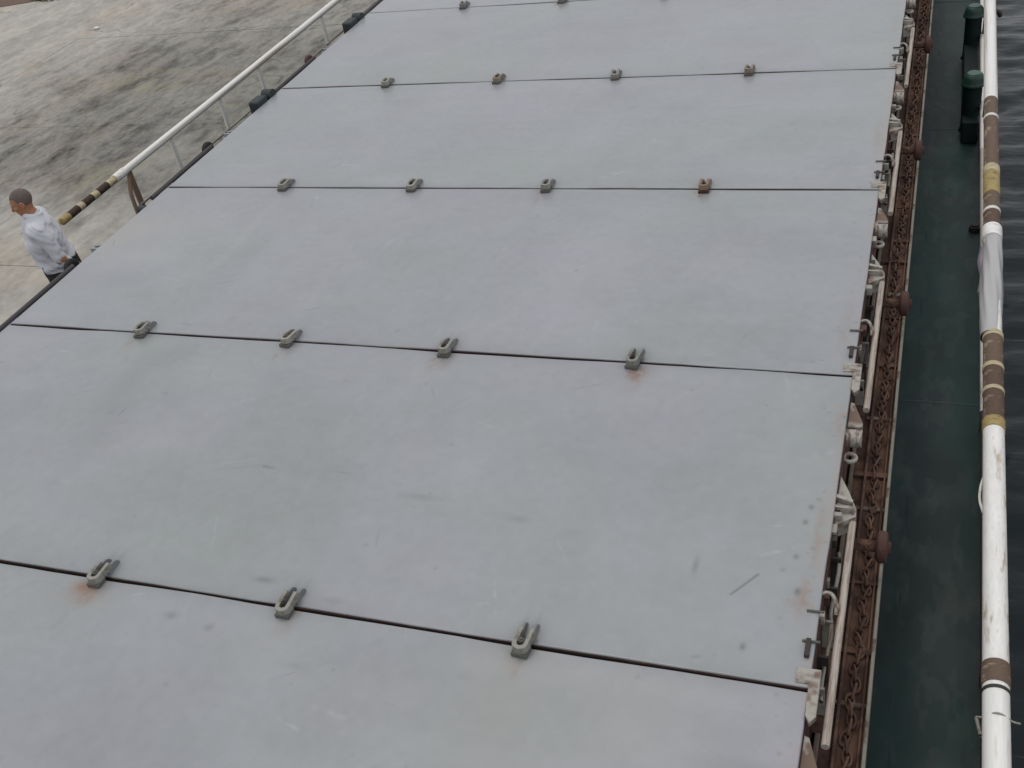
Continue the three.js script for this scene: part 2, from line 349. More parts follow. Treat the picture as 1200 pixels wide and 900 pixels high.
// marks on single covers, world x and z: [x, z, radius x, radius z, strength, kind]  kinds: r rust, d dirt, p pale, k dark streak
const MARKS = [
  [[-3.78, -2.63, 0.05, 0.035, 0.9, 'r'], [-3.74, -2.60, 0.13, 0.07, 0.35, 'r'], [-3.70, -2.56, 0.035, 0.05, 0.4, 'r'], [-2.45, -2.40, 0.05, 0.02, 0.25, 'd'], [-3.2, -2.55, 0.03, 0.02, 0.5, 'd'], [-2.97, -2.52, 0.025, 0.02, 0.5, 'd'],
    [-2.64, -2.5, 0.25, 0.2, 0.25, 'p'], [-1.48, -2.45, 0.2, 0.4, 0.3, 'y'], [-0.9, -2.45, 0.3, 0.3, 0.25, 'y'], [-4.3, -2.2, 0.5, 0.3, 0.25, 'p'], [-0.5, -2.3, 0.15, 0.05, 0.3, 'd'], [-1.1, -2.6, 0.5, 0.05, 0.3, 'p']],
  [[-0.372, -3.175, 0.03, 0.12, 0.55, 'r'], [-0.40, -3.14, 0.06, 0.05, 0.3, 'r'], [-0.36, -3.55, 0.02, 0.16, 0.4, 'r'], [-0.41, -3.20, 0.014, 0.02, 0.9, 'd'], [-0.425, -3.62, 0.012, 0.016, 0.8, 'd'], [-0.41, -3.72, 0.012, 0.016, 0.8, 'd'], [-0.44, -3.40, 0.012, 0.015, 0.7, 'd'],
    [-0.589, -2.87, 0.012, 0.02, 0.8, 'd'], [-0.86, -3.28, 0.012, 0.05, 0.5, 'd'], [-2.85, -2.84, 0.05, 0.018, 0.6, 'd'], [-2.45, -2.78, 0.06, 0.02, 0.3, 'd'], [-4.5, -3.72, 0.09, 0.35, 0.25, 'k'], [-4.62, -4.2, 0.1, 0.3, 0.33, 'k'], [-4.45, -4.5, 0.08, 0.15, 0.22, 'k'],
    [-1.458, -4.63, 0.07, 0.05, 0.75, 'r'], [-1.45, -4.55, 0.035, 0.09, 0.35, 'r'], [-2.3, -3.5, 0.1, 0.02, 0.3, 'd'], [-1.75, -3.43, 0.05, 0.02, 0.3, 'd'], [-0.33, -4.33, 0.03, 0.12, 0.5, 'r'], [-4.0, -3.6, 0.5, 0.25, 0.15, 'p'], [-2.64, -4.6, 0.3, 0.12, 0.15, 'p']],
  [[-4.82, -5.85, 0.05, 0.55, 0.5, 'p'], [-4.98, -5.35, 0.07, 0.25, 0.3, 'p'], [-5.5, -5.7, 0.3, 0.12, 0.45, 'p'], [-5.9, -5.95, 0.2, 0.35, 0.5, 'b'], [-5.75, -6.2, 0.4, 0.18, 0.3, 'b'], [-5.2, -6.3, 0.35, 0.3, 0.2, 'p'], [-1.477, -6.70, 0.06, 0.05, 0.5, 'r'], [-4.6, -5.6, 0.1, 0.6, 0.15, 'k'], [-5.6, -5.35, 0.3, 0.1, 0.3, 'k'], [-0.38, -5.2, 0.03, 0.2, 0.35, 'r'], [-3.6, -5.2, 0.4, 0.1, 0.15, 'p']],
  [[-1.48, -6.86, 0.07, 0.06, 0.6, 'r'], [-5.4, -7.2, 0.5, 0.12, 0.3, 'p'], [-4.2, -7.0, 0.6, 0.08, 0.2, 'p'], [-0.37, -7.6, 0.03, 0.3, 0.3, 'r']],
  [[-4.4, -9.3, 0.3, 0.3, 0.2, 'b'], [-3.4, -9.2, 0.3, 0.2, 0.2, 'p'], [-2.7, -9.1, 0.4, 0.1, 0.2, 'p'], [-0.37, -9.8, 0.03, 0.3, 0.3, 'r']],
  [[-3, -11.3, 0.5, 0.2, 0.2, 'p']],
];
function coverMaterial(k, zc, L) {
  const r = rng(100 + k), specks = [];
  for (let i = 0; i < 46; i++) specks.push([(r() * 2 - 1) * HW, (r() - 0.5) * L, 0.006 + 0.012 * r() * r(), 0.25 + 0.5 * r()]);
  for (let i = 0; i < 26; i++) specks.push([HW - 0.22 * r() * r(), (r() - 0.5) * L, 0.004 + 0.008 * r(), 0.5 + 0.4 * r()]);
  const rings = [], scuffs = [];
  for (let i = 0; i < 9; i++) rings.push([(r() * 2 - 1) * HW * 0.95, (r() - 0.5) * L * 0.9, 0.08 + 0.3 * r() * r(), 0.02 + 0.035 * r()]);
  for (let i = 0; i < 34; i++) { const a = (r() < 0.6 ? 0 : Math.PI / 2) + (r() - 0.5) * 0.9; scuffs.push([(r() * 2 - 1) * HW, (r() - 0.5) * L, Math.cos(a), Math.sin(a), 0.04 + 0.22 * r() * r(), 0.004 + 0.012 * r() * r(), r() < 0.55 ? 0.07 + 0.14 * r() : -0.08 - 0.2 * r()]); }
  const halo = [];
  CLEATX.forEach((cx, i) => {
    const a = cx - CX + (hash2(k, i, 3) - 0.5) * 0.02, b = cx - CX + (hash2(k - 1, i, 3) - 0.5) * 0.02;
    halo.push([a, -L / 2 + 0.02, 0.075, 0.05, 0.3, 0]); if (k > 0) halo.push([b, L / 2 - 0.05, 0.07, 0.08, 0.25, 0], [b + 0.02, L / 2 - 0.1, 0.014, 0.07, 0.12, 0], [b - 0.035, L / 2 - 0.1, 0.014, 0.06, 0.12, 0]);
    for (let q = 0; q < 3; q++) { const w = r(); halo.push([a + (r() - 0.5) * 0.14, -L / 2 + 0.06 + 0.09 * r(), 0.014 + 0.025 * r(), 0.03 + 0.07 * r(), 0.10 + 0.42 * w * w * w, 1]); }
  });
  const marks = MARKS[k] || [], w = 1536, h = 544, s0 = 500 + k * 37;
  const tone = [1.0, 0.985, 1.0, 1.01, 1.0, 1.01][k];
  const tex = colourTex(w, h, (u, v, o) => {
    const lx = (u * 2 - 1) * HW, lz = (0.5 - v) * L, x = lx + CX, z = lz + zc;
    const big = fbm(lx * 0.8, lz * 0.9, s0, 4), mid = fbm(lx * 3.1, lz * 3.1, s0 + 9, 4), fine = fbm(lx * 22, lz * 22, s0 + 5, 3), hue = fbm(lx * 1.1 + 7, lz * 1.3, s0 + 21, 3), streak = fbm(lx * 0.9, lz * 9, s0 + 60, 3);
    let L0 = tone * (1 + (big - 0.5) * 0.15 + (mid - 0.5) * 0.13 + (fine - 0.5) * 0.10 + (streak - 0.5) * 0.05);
    let R = 0.299, G = 0.312, B = 0.331;
    const t = (hue - 0.5) * 2; R *= 1 - 0.03 * t; G *= 1 + 0.012 * t; B *= 1 - 0.055 * t;
    // dirt gathered along the seams and the starboard edge
    const e = Math.min(L / 2 - Math.abs(lz), 0.5), eg = Math.exp(-e / 0.035) * ss(0.35, 0.65, mid); L0 *= 1 - 0.16 * eg;
    const er = Math.exp(-(HW - lx) / 0.035) * ss(0.42, 0.56, mid * 0.45 + fine * 0.55);
    R *= L0; G *= L0; B *= L0;
    const mr = 0.75 * er; R = mix(R, 0.34, mr * 0.6); G = mix(G, 0.26, mr * 0.6); B = mix(B, 0.22, mr * 0.6);
    for (const [mx, mz, rx, rz, a, kind] of marks) {
      const dx = (x - mx) / rx, dz = (z - mz) / rz, q = dx * dx + dz * dz; if (q > 6) continue;
      const nz = mid * 0.35 + fine * 0.65, f = kind === 'r' ? a * 0.62 * Math.exp(-q * 0.9) * mix(0.35, 1.25, ss(0.42, 0.58, nz)) : a * 0.8 * Math.exp(-q * 0.9) * clamp(0.45 + 1.1 * nz);
      const c = kind === 'r' ? [0.25, 0.12, 0.055] : kind === 'd' ? [0.11, 0.115, 0.11] : kind === 'k' ? [0.20, 0.21, 0.215] : kind === 'b' ? [0.36, 0.345, 0.30] : kind === 'y' ? [0.30, 0.295, 0.25] : [0.36, 0.37, 0.365];
      R = mix(R, c[0], f); G = mix(G, c[1], f); B = mix(B, c[2], f);
    }
    for (const [sx, sz, sr, a] of specks) { const q = ((lx - sx) ** 2 + (lz - sz) ** 2) / (sr * sr); if (q < 5) { const f = a * Math.exp(-q) * 0.5; R = mix(R, 0.16, f); G = mix(G, 0.155, f); B = mix(B, 0.14, f); } }
    for (const [hx, hz, rx, rz, a, rust] of halo) { const q = ((lx - hx) / rx) ** 2 + ((lz - hz) / rz) ** 2; if (q > 5) continue; const f = a * Math.exp(-q) * ss(0.35, 0.6, mid * 0.4 + fine * 0.6);
      if (rust) { R = mix(R, 0.23, f); G = mix(G, 0.13, f); B = mix(B, 0.07, f); } else { R *= 1 - f; G *= 1 - f; B *= 1 - 1.05 * f; } }
    // dried water marks with a faint rim, scuffs and scrapes
    for (const [wx, wz, wr, wa] of rings) { const d0 = Math.hypot(lx - wx, (lz - wz) * 1.2) / wr; if (d0 > 1.6) continue; const d = d0 + (mid - 0.5) * 0.9, f = wa * (0.5 * ss(1, 0.9, d) + 0.9 * Math.exp(-(((d - 0.97) / 0.035) ** 2))); R *= 1 - f; G *= 1 - f; B *= 1 - f * 1.1; }
    for (const [qx, qz, ca, sa, len, wd, al] of scuffs) { const px = lx - qx, pz = lz - qz, a = px * ca + pz * sa, b = -px * sa + pz * ca + 0.02 * Math.sin(a * 9); if (Math.abs(a) > len) continue; const f = al * Math.exp(-((b / wd) ** 2)) * (1 - (a / len) ** 2) * ss(0.3, 0.6, fine); R *= 1 + f; G *= 1 + f; B *= 1 + f; }
    if (k === 1) { // one long scratch near the starboard side
      const ax = -0.68, az = -3.14, bx2 = -0.585, bz = -3.27, tt = clamp(((x - ax) * (bx2 - ax) + (z - az) * (bz - az)) / ((bx2 - ax) ** 2 + (bz - az) ** 2));
      const d = Math.hypot(x - mix(ax, bx2, tt), z - mix(az, bz, tt)), f = 0.7 * Math.exp(-((d / 0.006) ** 2)); R = mix(R, 0.12, f); G = mix(G, 0.12, f); B = mix(B, 0.12, f);
    }
    o[0] = R; o[1] = G; o[2] = B;
  });
  tex.wrapS = tex.wrapT = THREE.ClampToEdgeWrapping;
  return std(0xffffff, 0.3, { map: tex });
}
// cleat: U-shaped yoke with a bolt on the near cover, two lugs on the far one
const yokeGeo = (() => {
  const s = new THREE.Shape(); s.moveTo(-0.045, -0.07); s.lineTo(-0.045, 0.055); s.absarc(0, 0.055, 0.045, Math.PI, 0, true); s.lineTo(0.045, -0.07); s.lineTo(0.024, -0.07); s.lineTo(0.024, 0.05); s.absarc(0, 0.05, 0.024, 0, Math.PI, false); s.lineTo(-0.024, -0.07); s.closePath();
  const g = new THREE.ExtrudeGeometry(s, { depth: 0.036, bevelEnabled: true, bevelSize: 0.003, bevelThickness: 0.003, bevelSegments: 2, curveSegments: 10 });
  g.rotateX(Math.PI / 2); g.translate(0, 0.060, 0); return g;                 // shape y becomes +z (towards the viewer)
})();
const lugGeo = (() => { const s = new THREE.Shape(); s.moveTo(0, 0); s.lineTo(0.13, 0); s.quadraticCurveTo(0.12, 0.05, 0.05, 0.055); s.lineTo(0, 0.055); s.closePath(); const g = new THREE.ExtrudeGeometry(s, { depth: 0.012, bevelEnabled: true, bevelSize: 0.002, bevelThickness: 0.002, bevelSegments: 1 }); g.rotateY(Math.PI / 2); g.translate(-0.006, 0, 0); return g; })();
function addCleat(cover, lx, lz, rusty, turn, seed) { // lz: local z of the seam centre
  const b = put('cleat_base', bx(-0.05, 0.05, 0.001, 0.022, 0.02, 0.108, 0.005), rusty ? M.rust : M.cleatDark, cover);
  b.position.set(lx, 0, lz); b.rotation.y = turn; b.scale.set(0.74, 0.9, 0.68);
  const y = put('yoke', yokeGeo, rusty ? M.wornBrown : [M.cleatGrey, M.cleatPale, M.cleatGrey2, M.cleatRust, M.cleatGrey][seed % 5], b); y.rotation.x = (seed % 3 - 1) * 0.05;
  put('bolt', [rod([0, 0.018, 0.035], [0, 0.075, 0.03], 0.009, 8), rod([0, 0.05, 0.033], [0, 0.066, 0.032], 0.019, 6)], seed % 2 ? M.darkSteel : M.cleatDark, b);
}
M.cleatDark = std(rgb(0.10, 0.10, 0.088), 0.75);
M.cleatPale = std(rgb(1.15, 1.14, 1.12), 0.7, { map: cleatTex });
M.cleatGrey2 = std(rgb(0.8, 0.83, 0.83), 0.7, { map: cleatTex });
M.wornBrown = std(rgb(0.22, 0.15, 0.105), 0.8);
M.cleatRust = std(rgb(0.95, 0.8, 0.68), 0.8, { map: cleatTex });
M.lug = std(rgb(0.19, 0.20, 0.205), 0.6);

const coverLabels = [
  'nearest grey hatch cover, at the picture bottom, orange stain beside its left cleat',
  'large grey hatch cover with a short dark scratch near its right edge',
  'grey hatch cover level with the walking man, with pale scuffs at its left end',
  'grey hatch cover with a rusty brown cleat on its near edge',
  'grey hatch cover second from the top, level with the thin joint line of the quay',
  'farthest grey hatch cover, cut off by the top of the picture',
];
for (let k = 0; k < 6; k++) {
  const gap = 0.0105, zN = SEAM[k] - gap, zF = SEAM[k + 1] + gap, L = zN - zF, zc = (zN + zF) / 2;
  const t = thing('hatch_cover', coverLabels[k], 'hatch cover', [CX, TOPY, zc], 0, 'grey hatch covers laid in a row');
  put('plate', coverGeometry(L, 7 + k * 13), coverMaterial(k, zc, L), t);
  put('rubber_seal', bx(-HW + 0.02, HW - 0.02, -0.16, -0.03, -L / 2 - 0.022, -L / 2 + 0.003), M.rubber, t);
  put('seam_gasket', bx(-HW + 0.004, HW - 0.004, -0.2, -0.0065, L / 2 - 0.006, L / 2 + 0.006), M.gasket, t);
  // cleats on the far edge of this cover; lugs on its near edge
  CLEATX.forEach((x, i) => { const h = hash2(k, i, 3); addCleat(t, x - CX + (h - 0.5) * 0.02, -L / 2 - 0.011, k === 2 && i === 3, (h - 0.5) * 0.3, k * 4 + i + Math.floor(h * 7)); });
  if (k > 0) CLEATX.forEach((x, i) => { const h = hash2(k - 1, i, 3); const lx = x - CX + (h - 0.5) * 0.02; for (const s of [-1, 1]) { const m = put('lug', lugGeo, M.lug, t); m.position.set(lx + s * 0.026, 0.001, L / 2 - 0.012); m.scale.set(0.8, 0.65, 0.68); } });
  // side gear
  for (const s of [1, -1]) {
    const X = HW, m = (v) => s * v, B = (a, b, ...q) => s > 0 ? bx(a, b, ...q) : bx(-b, -a, ...q);
    const P = (pts, ...q) => plate(s > 0 ? pts : pts.map(p => [-p[0], p[1]]).reverse(), ...q);
    const pale = s > 0 ? M.dirty : M.coverGrey, dk = s > 0 ? M.darkSteel : M.teal;
    put('guard_bar', s > 0 ? rod([X + 0.082, -0.075, 0.0], [X + 0.082, -0.075, L / 2 + 0.2], 0.0165, 12) : rod([-(X + 0.04), -0.006, 0.24], [-(X + 0.04), -0.006, L / 2 + 0.2], 0.019, 12), s > 0 ? M.bar : M.purpleSteel, t);
    put('side_skirt', B(X + 0.0005, X + 0.006, -0.355, -0.03, -L / 2 + 0.01, L / 2 - 0.01), s > 0 ? M.skirt : M.darkSteel, t);
    put('side_ledge', B(X + 0.0065, X + 0.062, -0.31, -0.29, 0.06, L / 2 - 0.02), M.rust, t);
    for (const q of [0.18, 0.36, 0.55, 0.74, 0.9]) put('stiffener', B(X + 0.0065, X + 0.05, -0.288, -0.12, q, q + 0.012), s > 0 && (q === 0.55 || q === 0.9) ? M.worn : dk, t);
    put('wheel_bracket', [P([[X - 0.004, -0.30], [X + 0.05, -0.17], [X + 0.09, -0.06], [X + 0.09, -0.015], [X - 0.004, 0.06]], -0.13, -0.045, 0.005)], pale, t);
    put('bracket_rib', [P([[X + 0.0, -0.12], [X + 0.075, -0.09], [X + 0.075, -0.075], [X + 0.0, -0.10]], -0.046, -0.015, 0.002), P([[X + 0.0, -0.045], [X + 0.08, -0.045], [X + 0.08, -0.03], [X + 0.0, -0.03]], -0.046, -0.012, 0.002)], pale, t);
    put('axle', [rod([m(X + 0.06), -0.23, -0.02], [m(X + 0.25), -0.23, -0.02], 0.028, 12)], M.rust, t);
    const wg = new THREE.LatheGeometry([[0, -0.03], [0.05, -0.03], [0.058, -0.024], [0.07, -0.02], [0.075, -0.014], [0.075, 0.014], [0.07, 0.02], [0.058, 0.024], [0.03, 0.026], [0.026, 0.04], [0, 0.04]].map(p => new THREE.Vector2(...p)), 24);
    wg.rotateZ(-s * Math.PI / 2); wg.translate(m(X + (s > 0 ? 0.215 : 0.19)), s > 0 ? -0.23 : -0.10, s > 0 ? -0.02 : 0.12);
    put('side_wheel', wg, s > 0 ? M.wheel : [M.black, M.black, M.black, M.black, M.wheel, M.black][k], t);
    if (s < 0) put('seam_lug', B(X + 0.007, X + 0.04, -0.06, -0.012, L / 2 - 0.09, L / 2 + 0.12, 0.005), M.coverGrey, t);
    else put('seam_lug', [P([[X - 0.05, L / 2 - 0.085], [X + 0.035, L / 2 - 0.085], [X + 0.038, L / 2 + 0.13], [X + 0.02, L / 2 + 0.16], [X + 0.004, L / 2 + 0.13], [X + 0.002, L / 2 - 0.02], [X - 0.05, L / 2 - 0.02]], -0.02, 0.008, 0.004)], s > 0 ? M.dirty : M.coverGrey, t);
    put('corner_bracket', [P([[X - 0.008, -L / 2 + 0.17], [X + 0.02, -L / 2 + 0.18], [X + 0.072, -L / 2 + 0.33], [X + 0.072, -L / 2 + 0.36], [X - 0.008, -L / 2 + 0.36]], -0.10, -0.035, 0.005)], s > 0 ? M.dirty : M.teal, t);
    put('roller', s > 0 ? [rod([X - 0.002, -0.07, -L / 2 + 0.415], [X + 0.078, -0.07, -L / 2 + 0.415], 0.046, 18)]
      : k < 3 ? [rod([-(X - 0.002), -0.03, -L / 2 + 0.33], [-(X + 0.07), -0.03, -L / 2 + 0.33], 0.035, 18)] : [rod([-(X - 0.002), 0.0, -L / 2 + 0.16], [-(X + 0.10), 0.0, -L / 2 + 0.16], 0.065, 18), bx(-(X + 0.11), -(X - 0.002), -0.1, 0.055, -L / 2 + 0.26, -L / 2 + 0.45, 0.02)], s > 0 ? M.dirty : M.teal, t);
    if (s > 0) {
      put('hook', bent([[X - 0.01, -0.02, 0.50], [X + 0.03, -0.012, 0.495], [X + 0.058, -0.03, 0.525], [X + 0.062, -0.06, 0.57]], 0.009), M.dirty, t);
      const eye = new THREE.TorusGeometry(0.03, 0.011, 8, 20); eye.rotateX(Math.PI / 2); eye.translate(X + 0.03, -0.1, -L / 2 + 0.53);
      put('eye_ring', eye, M.worn, t);
      put('hose', bent([[X + 0.03, -0.2, 0.08], [X + 0.045, -0.14, 0.25], [X + 0.03, -0.2, 0.42], [X + 0.046, -0.12, 0.62], [X + 0.03, -0.2, 0.8], [X + 0.04, -0.15, 0.95]], 0.009, 48), k % 2 ? M.worn : M.darkSteel, t);
      put('edge_bolt', [rod([X - 0.05, 0.004, 0.62], [X + 0.02, 0.006, 0.62], 0.006, 6), rod([X - 0.05, 0.004, 0.78], [X + 0.02, 0.006, 0.78], 0.006, 6)], M.cleatDark, t);
      for (let q = 0; q < 7; q++) { const z0 = -L / 2 + 0.06 + (L - 0.2) * hash2(k, q, 31), w = 0.015 + 0.05 * hash2(k, q, 32), o = 0.008 + 0.022 * hash2(k, q, 33), y = -0.01 - 0.1 * hash2(k, q, 34) * hash2(k, q, 35); put('edge_clip', bx(X - 0.004, X + 0.006 + o, y - 0.05, y, z0, z0 + w, 0.003), [M.dirty, M.rust, M.worn, M.darkSteel][q % 4], t); }
      put('stop_block', bx(X - 0.035, X - 0.015, 0.001, 0.02, L / 2 - 0.23, L / 2 - 0.14, 0.003), M.darkSteel, t);
    }
  }
}

// ------------------------------------------------------------------ bulwark rails
{
  const t = thing('bulwark_rail', 'long white pipe rail with brown and yellow wrapped lengths between green deck and water', 'rail', [0.40, 0, 0]);
  const y = 1.0, R = 0.0525, x = z => -0.012 - (z + 3) * 0.0035;                     // the rail leaves the deck edge slightly
  const seg = (name, z0, z1, m, r = R) => put(name, rod([x(z0), y, z0], [x(z1), y, z1], r, 28), m, t);
  seg('pipe', 1.5, -3.09, M.white); seg('tape_wrap', -3.09, -3.2, M.brownTape, R + 0.004); seg('pipe', -3.2, -4.72, M.white);
  seg('yellow_band', -4.72, -4.80, M.yellow, R + 0.004); seg('brown_wrap', -4.80, -5.03, M.brownWrap, R + 0.001); seg('yellow_band', -5.03, -5.06, M.paleYellow, R + 0.004);
  seg('brown_wrap', -5.06, -5.24, M.brownWrap, R + 0.001); seg('yellow_band', -5.24, -5.275, M.paleYellow, R + 0.004); seg('brown_wrap', -5.275, -5.54, M.brownTape, R + 0.001); seg('yellow_band', -5.54, -5.585, M.paleYellow, R + 0.004);
  seg('pipe', -5.585, -6.70, M.white, R - 0.002); seg('collar', -6.66, -6.80, M.white, R + 0.01);
  seg('brown_wrap', -6.80, -7.0, M.brownWrap); seg('white_band', -7.0, -7.035, M.offWhite, R + 0.003); seg('brown_wrap', -7.035, -7.25, M.brownTape); seg('yellow_band', -7.25, -7.56, M.yellow, R + 0.002); seg('white_band', -7.56, -7.66, M.paleYellow, R + 0.004);
  seg('brown_wrap', -7.66, -8.46, M.brownTape); seg('white_band', -8.46, -8.50, M.offWhite, R + 0.003); seg('brown_wrap', -8.50, -8.82, M.brownTape); seg('pipe', -8.82, -26, M.white);
  for (const [z0, z1, m] of [[1.5, -2.92, M.white], [-2.92, -5.75, M.darkSteel], [-5.75, -6.95, M.offWhite], [-6.95, -9.4, M.bar], [-9.4, -26, M.offWhite]])
    put('lower_rail', rod([0.008, 0.3, z0], [0.008, 0.3, z1], 0.021, 12), m, t);
  for (let z = 0.2; z > -25; z -= 2.05) put('stanchion', bx(-0.012 + 0.02, 0.008 + 0.02, 0.001, y - 0.04, z - 0.03, z + 0.03, 0.004), M.darkGreen, t);
  put('wire_tie', [bent([[-0.085, 0.99, -2.94], [-0.06, 1.01, -2.93], [-0.012, 1.0565, -2.925], [0.045, 1.01, -2.93], [0.075, 0.99, -2.94]], 0.0045, 24, 6), bent([[-0.085, 0.99, -2.94], [-0.07, 0.96, -2.90], [-0.066, 0.97, -2.87]], 0.008, 10, 6)], M.worn, t);
  put('tape_wrap', rod([x(-3.05), y, -3.052], [x(-3.05), y, -3.068], R + 0.003, 28), M.darkSteel, t);
  put('cable_loop', bent([[-0.05, 0.98, -4.40], [-0.066, 0.98, -4.32], [-0.071, 0.98, -4.22], [-0.055, 0.98, -4.13]], 0.007, 20, 6), M.offWhite, t);
  put('hook', bent([[0.03, 1.0, -10.85], [0.085, 0.99, -10.84], [0.11, 0.94, -10.86]], 0.02, 12, 8), M.darkSteel, t);
  // plastic sheeting wrapped round the pipe
  const nz = 60, na = 30, pos = [], idx = [];
  for (let j = 0; j <= nz; j++) for (let i = 0; i < na; i++) {
    const q = j / nz, z = -6.68 + 1.11 * q, a = i / na * Math.PI * 2, env = Math.sin(Math.PI * clamp(q * 0.94 + 0.04));
    const left = Math.max(0, -Math.cos(a)), down = Math.max(0, -Math.sin(a));
    let r = R + 0.002 + 0.008 * env * fbm(3 + 2.2 * Math.cos(a), z * 5 + 2 * Math.sin(a), 66, 4) + env * (0.010 * left * ss(0.25, 0.9, q) + 0.03 * down);
    r += 0.0045 * env * Math.sin(a * 7 + z * 9 + 3 * fbm(z * 3, a, 4, 2));
    pos.push(0.4 + x(z) + 0.006 - 0.018 * q + r * Math.cos(a), y + r * Math.sin(a), z);
  }
  for (let j = 0; j < nz; j++) for (let i = 0; i < na; i++) { const a = j * na + i, b = j * na + (i + 1) % na, c = a + na, d = b + na; idx.push(a, b, c, b, d, c); }
  const g = new THREE.BufferGeometry(); g.setAttribute('position', new THREE.Float32BufferAttribute(pos, 3)); g.setIndex(idx); g.computeVertexNormals();
  tag(put('plastic_wrap', g, std(rgb(0.42, 0.415, 0.42), 0.32, { side: THREE.DoubleSide })), 'crumpled grey plastic sheeting wrapped round the white pipe rail above the water', 'plastic sheet');
  // rag on the lower rail
  const rag = new THREE.PlaneGeometry(0.10, 0.62, 8, 30); rag.rotateX(-Math.PI / 2); const rp = rag.attributes.position;
  for (let i = 0; i < rp.count; i++) { const u = rp.getX(i), z = rp.getZ(i); rp.setXYZ(i, 0.402 + u * 0.5 + 0.008 * Math.sin(z * 14), 0.326 - 9 * u * u + 0.008 * fbm(u * 30, z * 9, 5, 3), -7.42 + z); }
  rag.computeVertexNormals();
  tag(put('rag', rag, std(rgb(0.27, 0.23, 0.29), 0.9, { side: THREE.DoubleSide })), 'narrow lilac grey rag laid over the thin lower rail beside the deck', 'rag');
}
{
  const t = thing('bulwark_rail', 'white pipe rail ending in black and yellow stripes behind the walking man', 'rail', [-7.245, 0, 0]);
  const y = 1.0, R = 0.036, seg = (name, z0, z1, m, r = R) => put(name, rod([0, y, z0], [0, y, z1], r, 24), m, t);
  const cap = new THREE.SphereGeometry(R, 20, 10); cap.scale(1, 1, 0.4); cap.translate(0, y, -6.69); put('end_cap', cap, M.yellow, t);
  seg('yellow_band', -6.69, -6.79, M.yellow); seg('black_band', -6.79, -6.93, M.stripeBlack); seg('yellow_band', -6.93, -7.0, M.paleYellow); seg('black_band', -7.0, -7.14, M.stripeBlack); seg('yellow_band', -7.14, -7.22, M.paleYellow);
  seg('black_band', -7.22, -7.38, M.stripeBlack); seg('white_band', -7.38, -7.5, M.paleYellow); seg('pipe', -7.5, -26, M.white);
  put('joint_sleeve', rod([0, y, -7.5], [0, y, -7.66], R + 0.006, 24), M.white, t);
  put('stanchion', [bx(-0.03, 0.0, 0.02, y - 0.03, -7.76, -7.7, 0.006), bent([[-0.02, 0.93, -7.72], [0.03, 0.8, -7.6], [0.06, 0.6, -7.55], [0.08, 0.3, -7.5], [0.08, 0.01, -7.48]], 0.02, 20, 8)], M.wornBrown, t).userData.label = 'rusty brown stanchion with a bent brace';
  for (const z of [-8.45, -9.42, -10.28, -11.9, -13.4]) put('stanchion', [bx(-0.01, 0.01, 0.001, y - 0.02, z - 0.028, z + 0.028, 0.005)], M.paleCoat, t);
  put('lower_rail', rod([0.0, 0.62, -7.7], [0.0, 0.62, -26], 0.014, 10), M.dirty, t);
}

// ------------------------------------------------------------------ mooring bitts
{
  const t = thing('mooring_bitts', 'pair of dark green mooring bitts on the deck beside the far rail', 'mooring bitts', [0.315, 0, -11.2]);
  put('base_plate', bx(-0.075, 0.075, 0.001, 0.22, -1.1, 1.06, 0.02), M.darkGreen, t);
  for (const z of [0.86, -0.9]) {
    const pr = [[0.1, 0.05], [0.1, 0.48]].map(p => new THREE.Vector2(...p));
    const pg = new THREE.LatheGeometry([[0.1, 0.05], [0.085, 0.08], [0.082, 0.2], [0.082, 0.5]].map(p => new THREE.Vector2(...p)), 28); pg.translate(0, 0, z); const post = put('post', pg, M.darkGreen, t);
    const cg = new THREE.LatheGeometry([[0.083, 0.49], [0.104, 0.5], [0.109, 0.512], [0.105, 0.526], [0.094, 0.535], [0.091, 0.57], [0.076, 0.6], [0.045, 0.618], [0, 0.624]].map(p => new THREE.Vector2(...p)), 28); cg.translate(0, 0, z); put('cap', cg, M.green, t);
    const tg = new THREE.LatheGeometry([[0.06, 0.614], [0.045, 0.622], [0, 0.63]].map(p => new THREE.Vector2(...p)), 24); tg.translate(0, 0, z); put('worn_top', tg, M.greenTop, t);
  }
}

// ------------------------------------------------------------------ walking man
function isoMesh(sdf, c, half, res) { // mesh a distance field in a cube
  const mc = new MarchingCubes(res, new THREE.MeshBasicMaterial(), false, false, 160000); mc.isolation = 0;
  const f = mc.field, h = res / 2;
  for (let k = 0; k < res; k++) for (let j = 0; j < res; j++) for (let i = 0; i < res; i++)
    f[i + j * res + k * res * res] = -sdf(c[0] + (i - h) / h * half, c[1] + (j - h) / h * half, c[2] + (k - h) / h * half);
  mc.update();
  const n = mc.count, p = new Float32Array(mc.positionArray.slice(0, n * 3)), nn = new Float32Array(mc.normalArray.slice(0, n * 3));
  for (let i = 0; i < n; i++) for (let a = 0; a < 3; a++) p[3 * i + a] = p[3 * i + a] * half + c[a];
  const g = new THREE.BufferGeometry(); g.setAttribute('position', new THREE.BufferAttribute(p, 3)); g.setAttribute('normal', new THREE.BufferAttribute(nn, 3)); return g;
}
function cone(x, y, z, b) { // distance to tapered capsule b = [ax,ay,az,ra, bx,by,bz,rb]
  const dx = b[4] - b[0], dy = b[5] - b[1], dz = b[6] - b[2], px = x - b[0], py = y - b[1], pz = z - b[2];
  const t = clamp((px * dx + py * dy + pz * dz) / (dx * dx + dy * dy + dz * dz + 1e-9));
  return Math.hypot(px - t * dx, py - t * dy, pz - t * dz) - mix(b[3], b[7], t);
}
const smin = (a, b, k) => { const h = clamp(0.5 + 0.5 * (b - a) / k); return mix(b, a, h) - k * h * (1 - h); };
const ell = (x, y, z, c, r) => { const a = (x - c[0]) / r[0], b = (y - c[1]) / r[1], d = (z - c[2]) / r[2], k = Math.sqrt(a * a + b * b + d * d); return (k - 1) * Math.min(...r) * 1.05; };
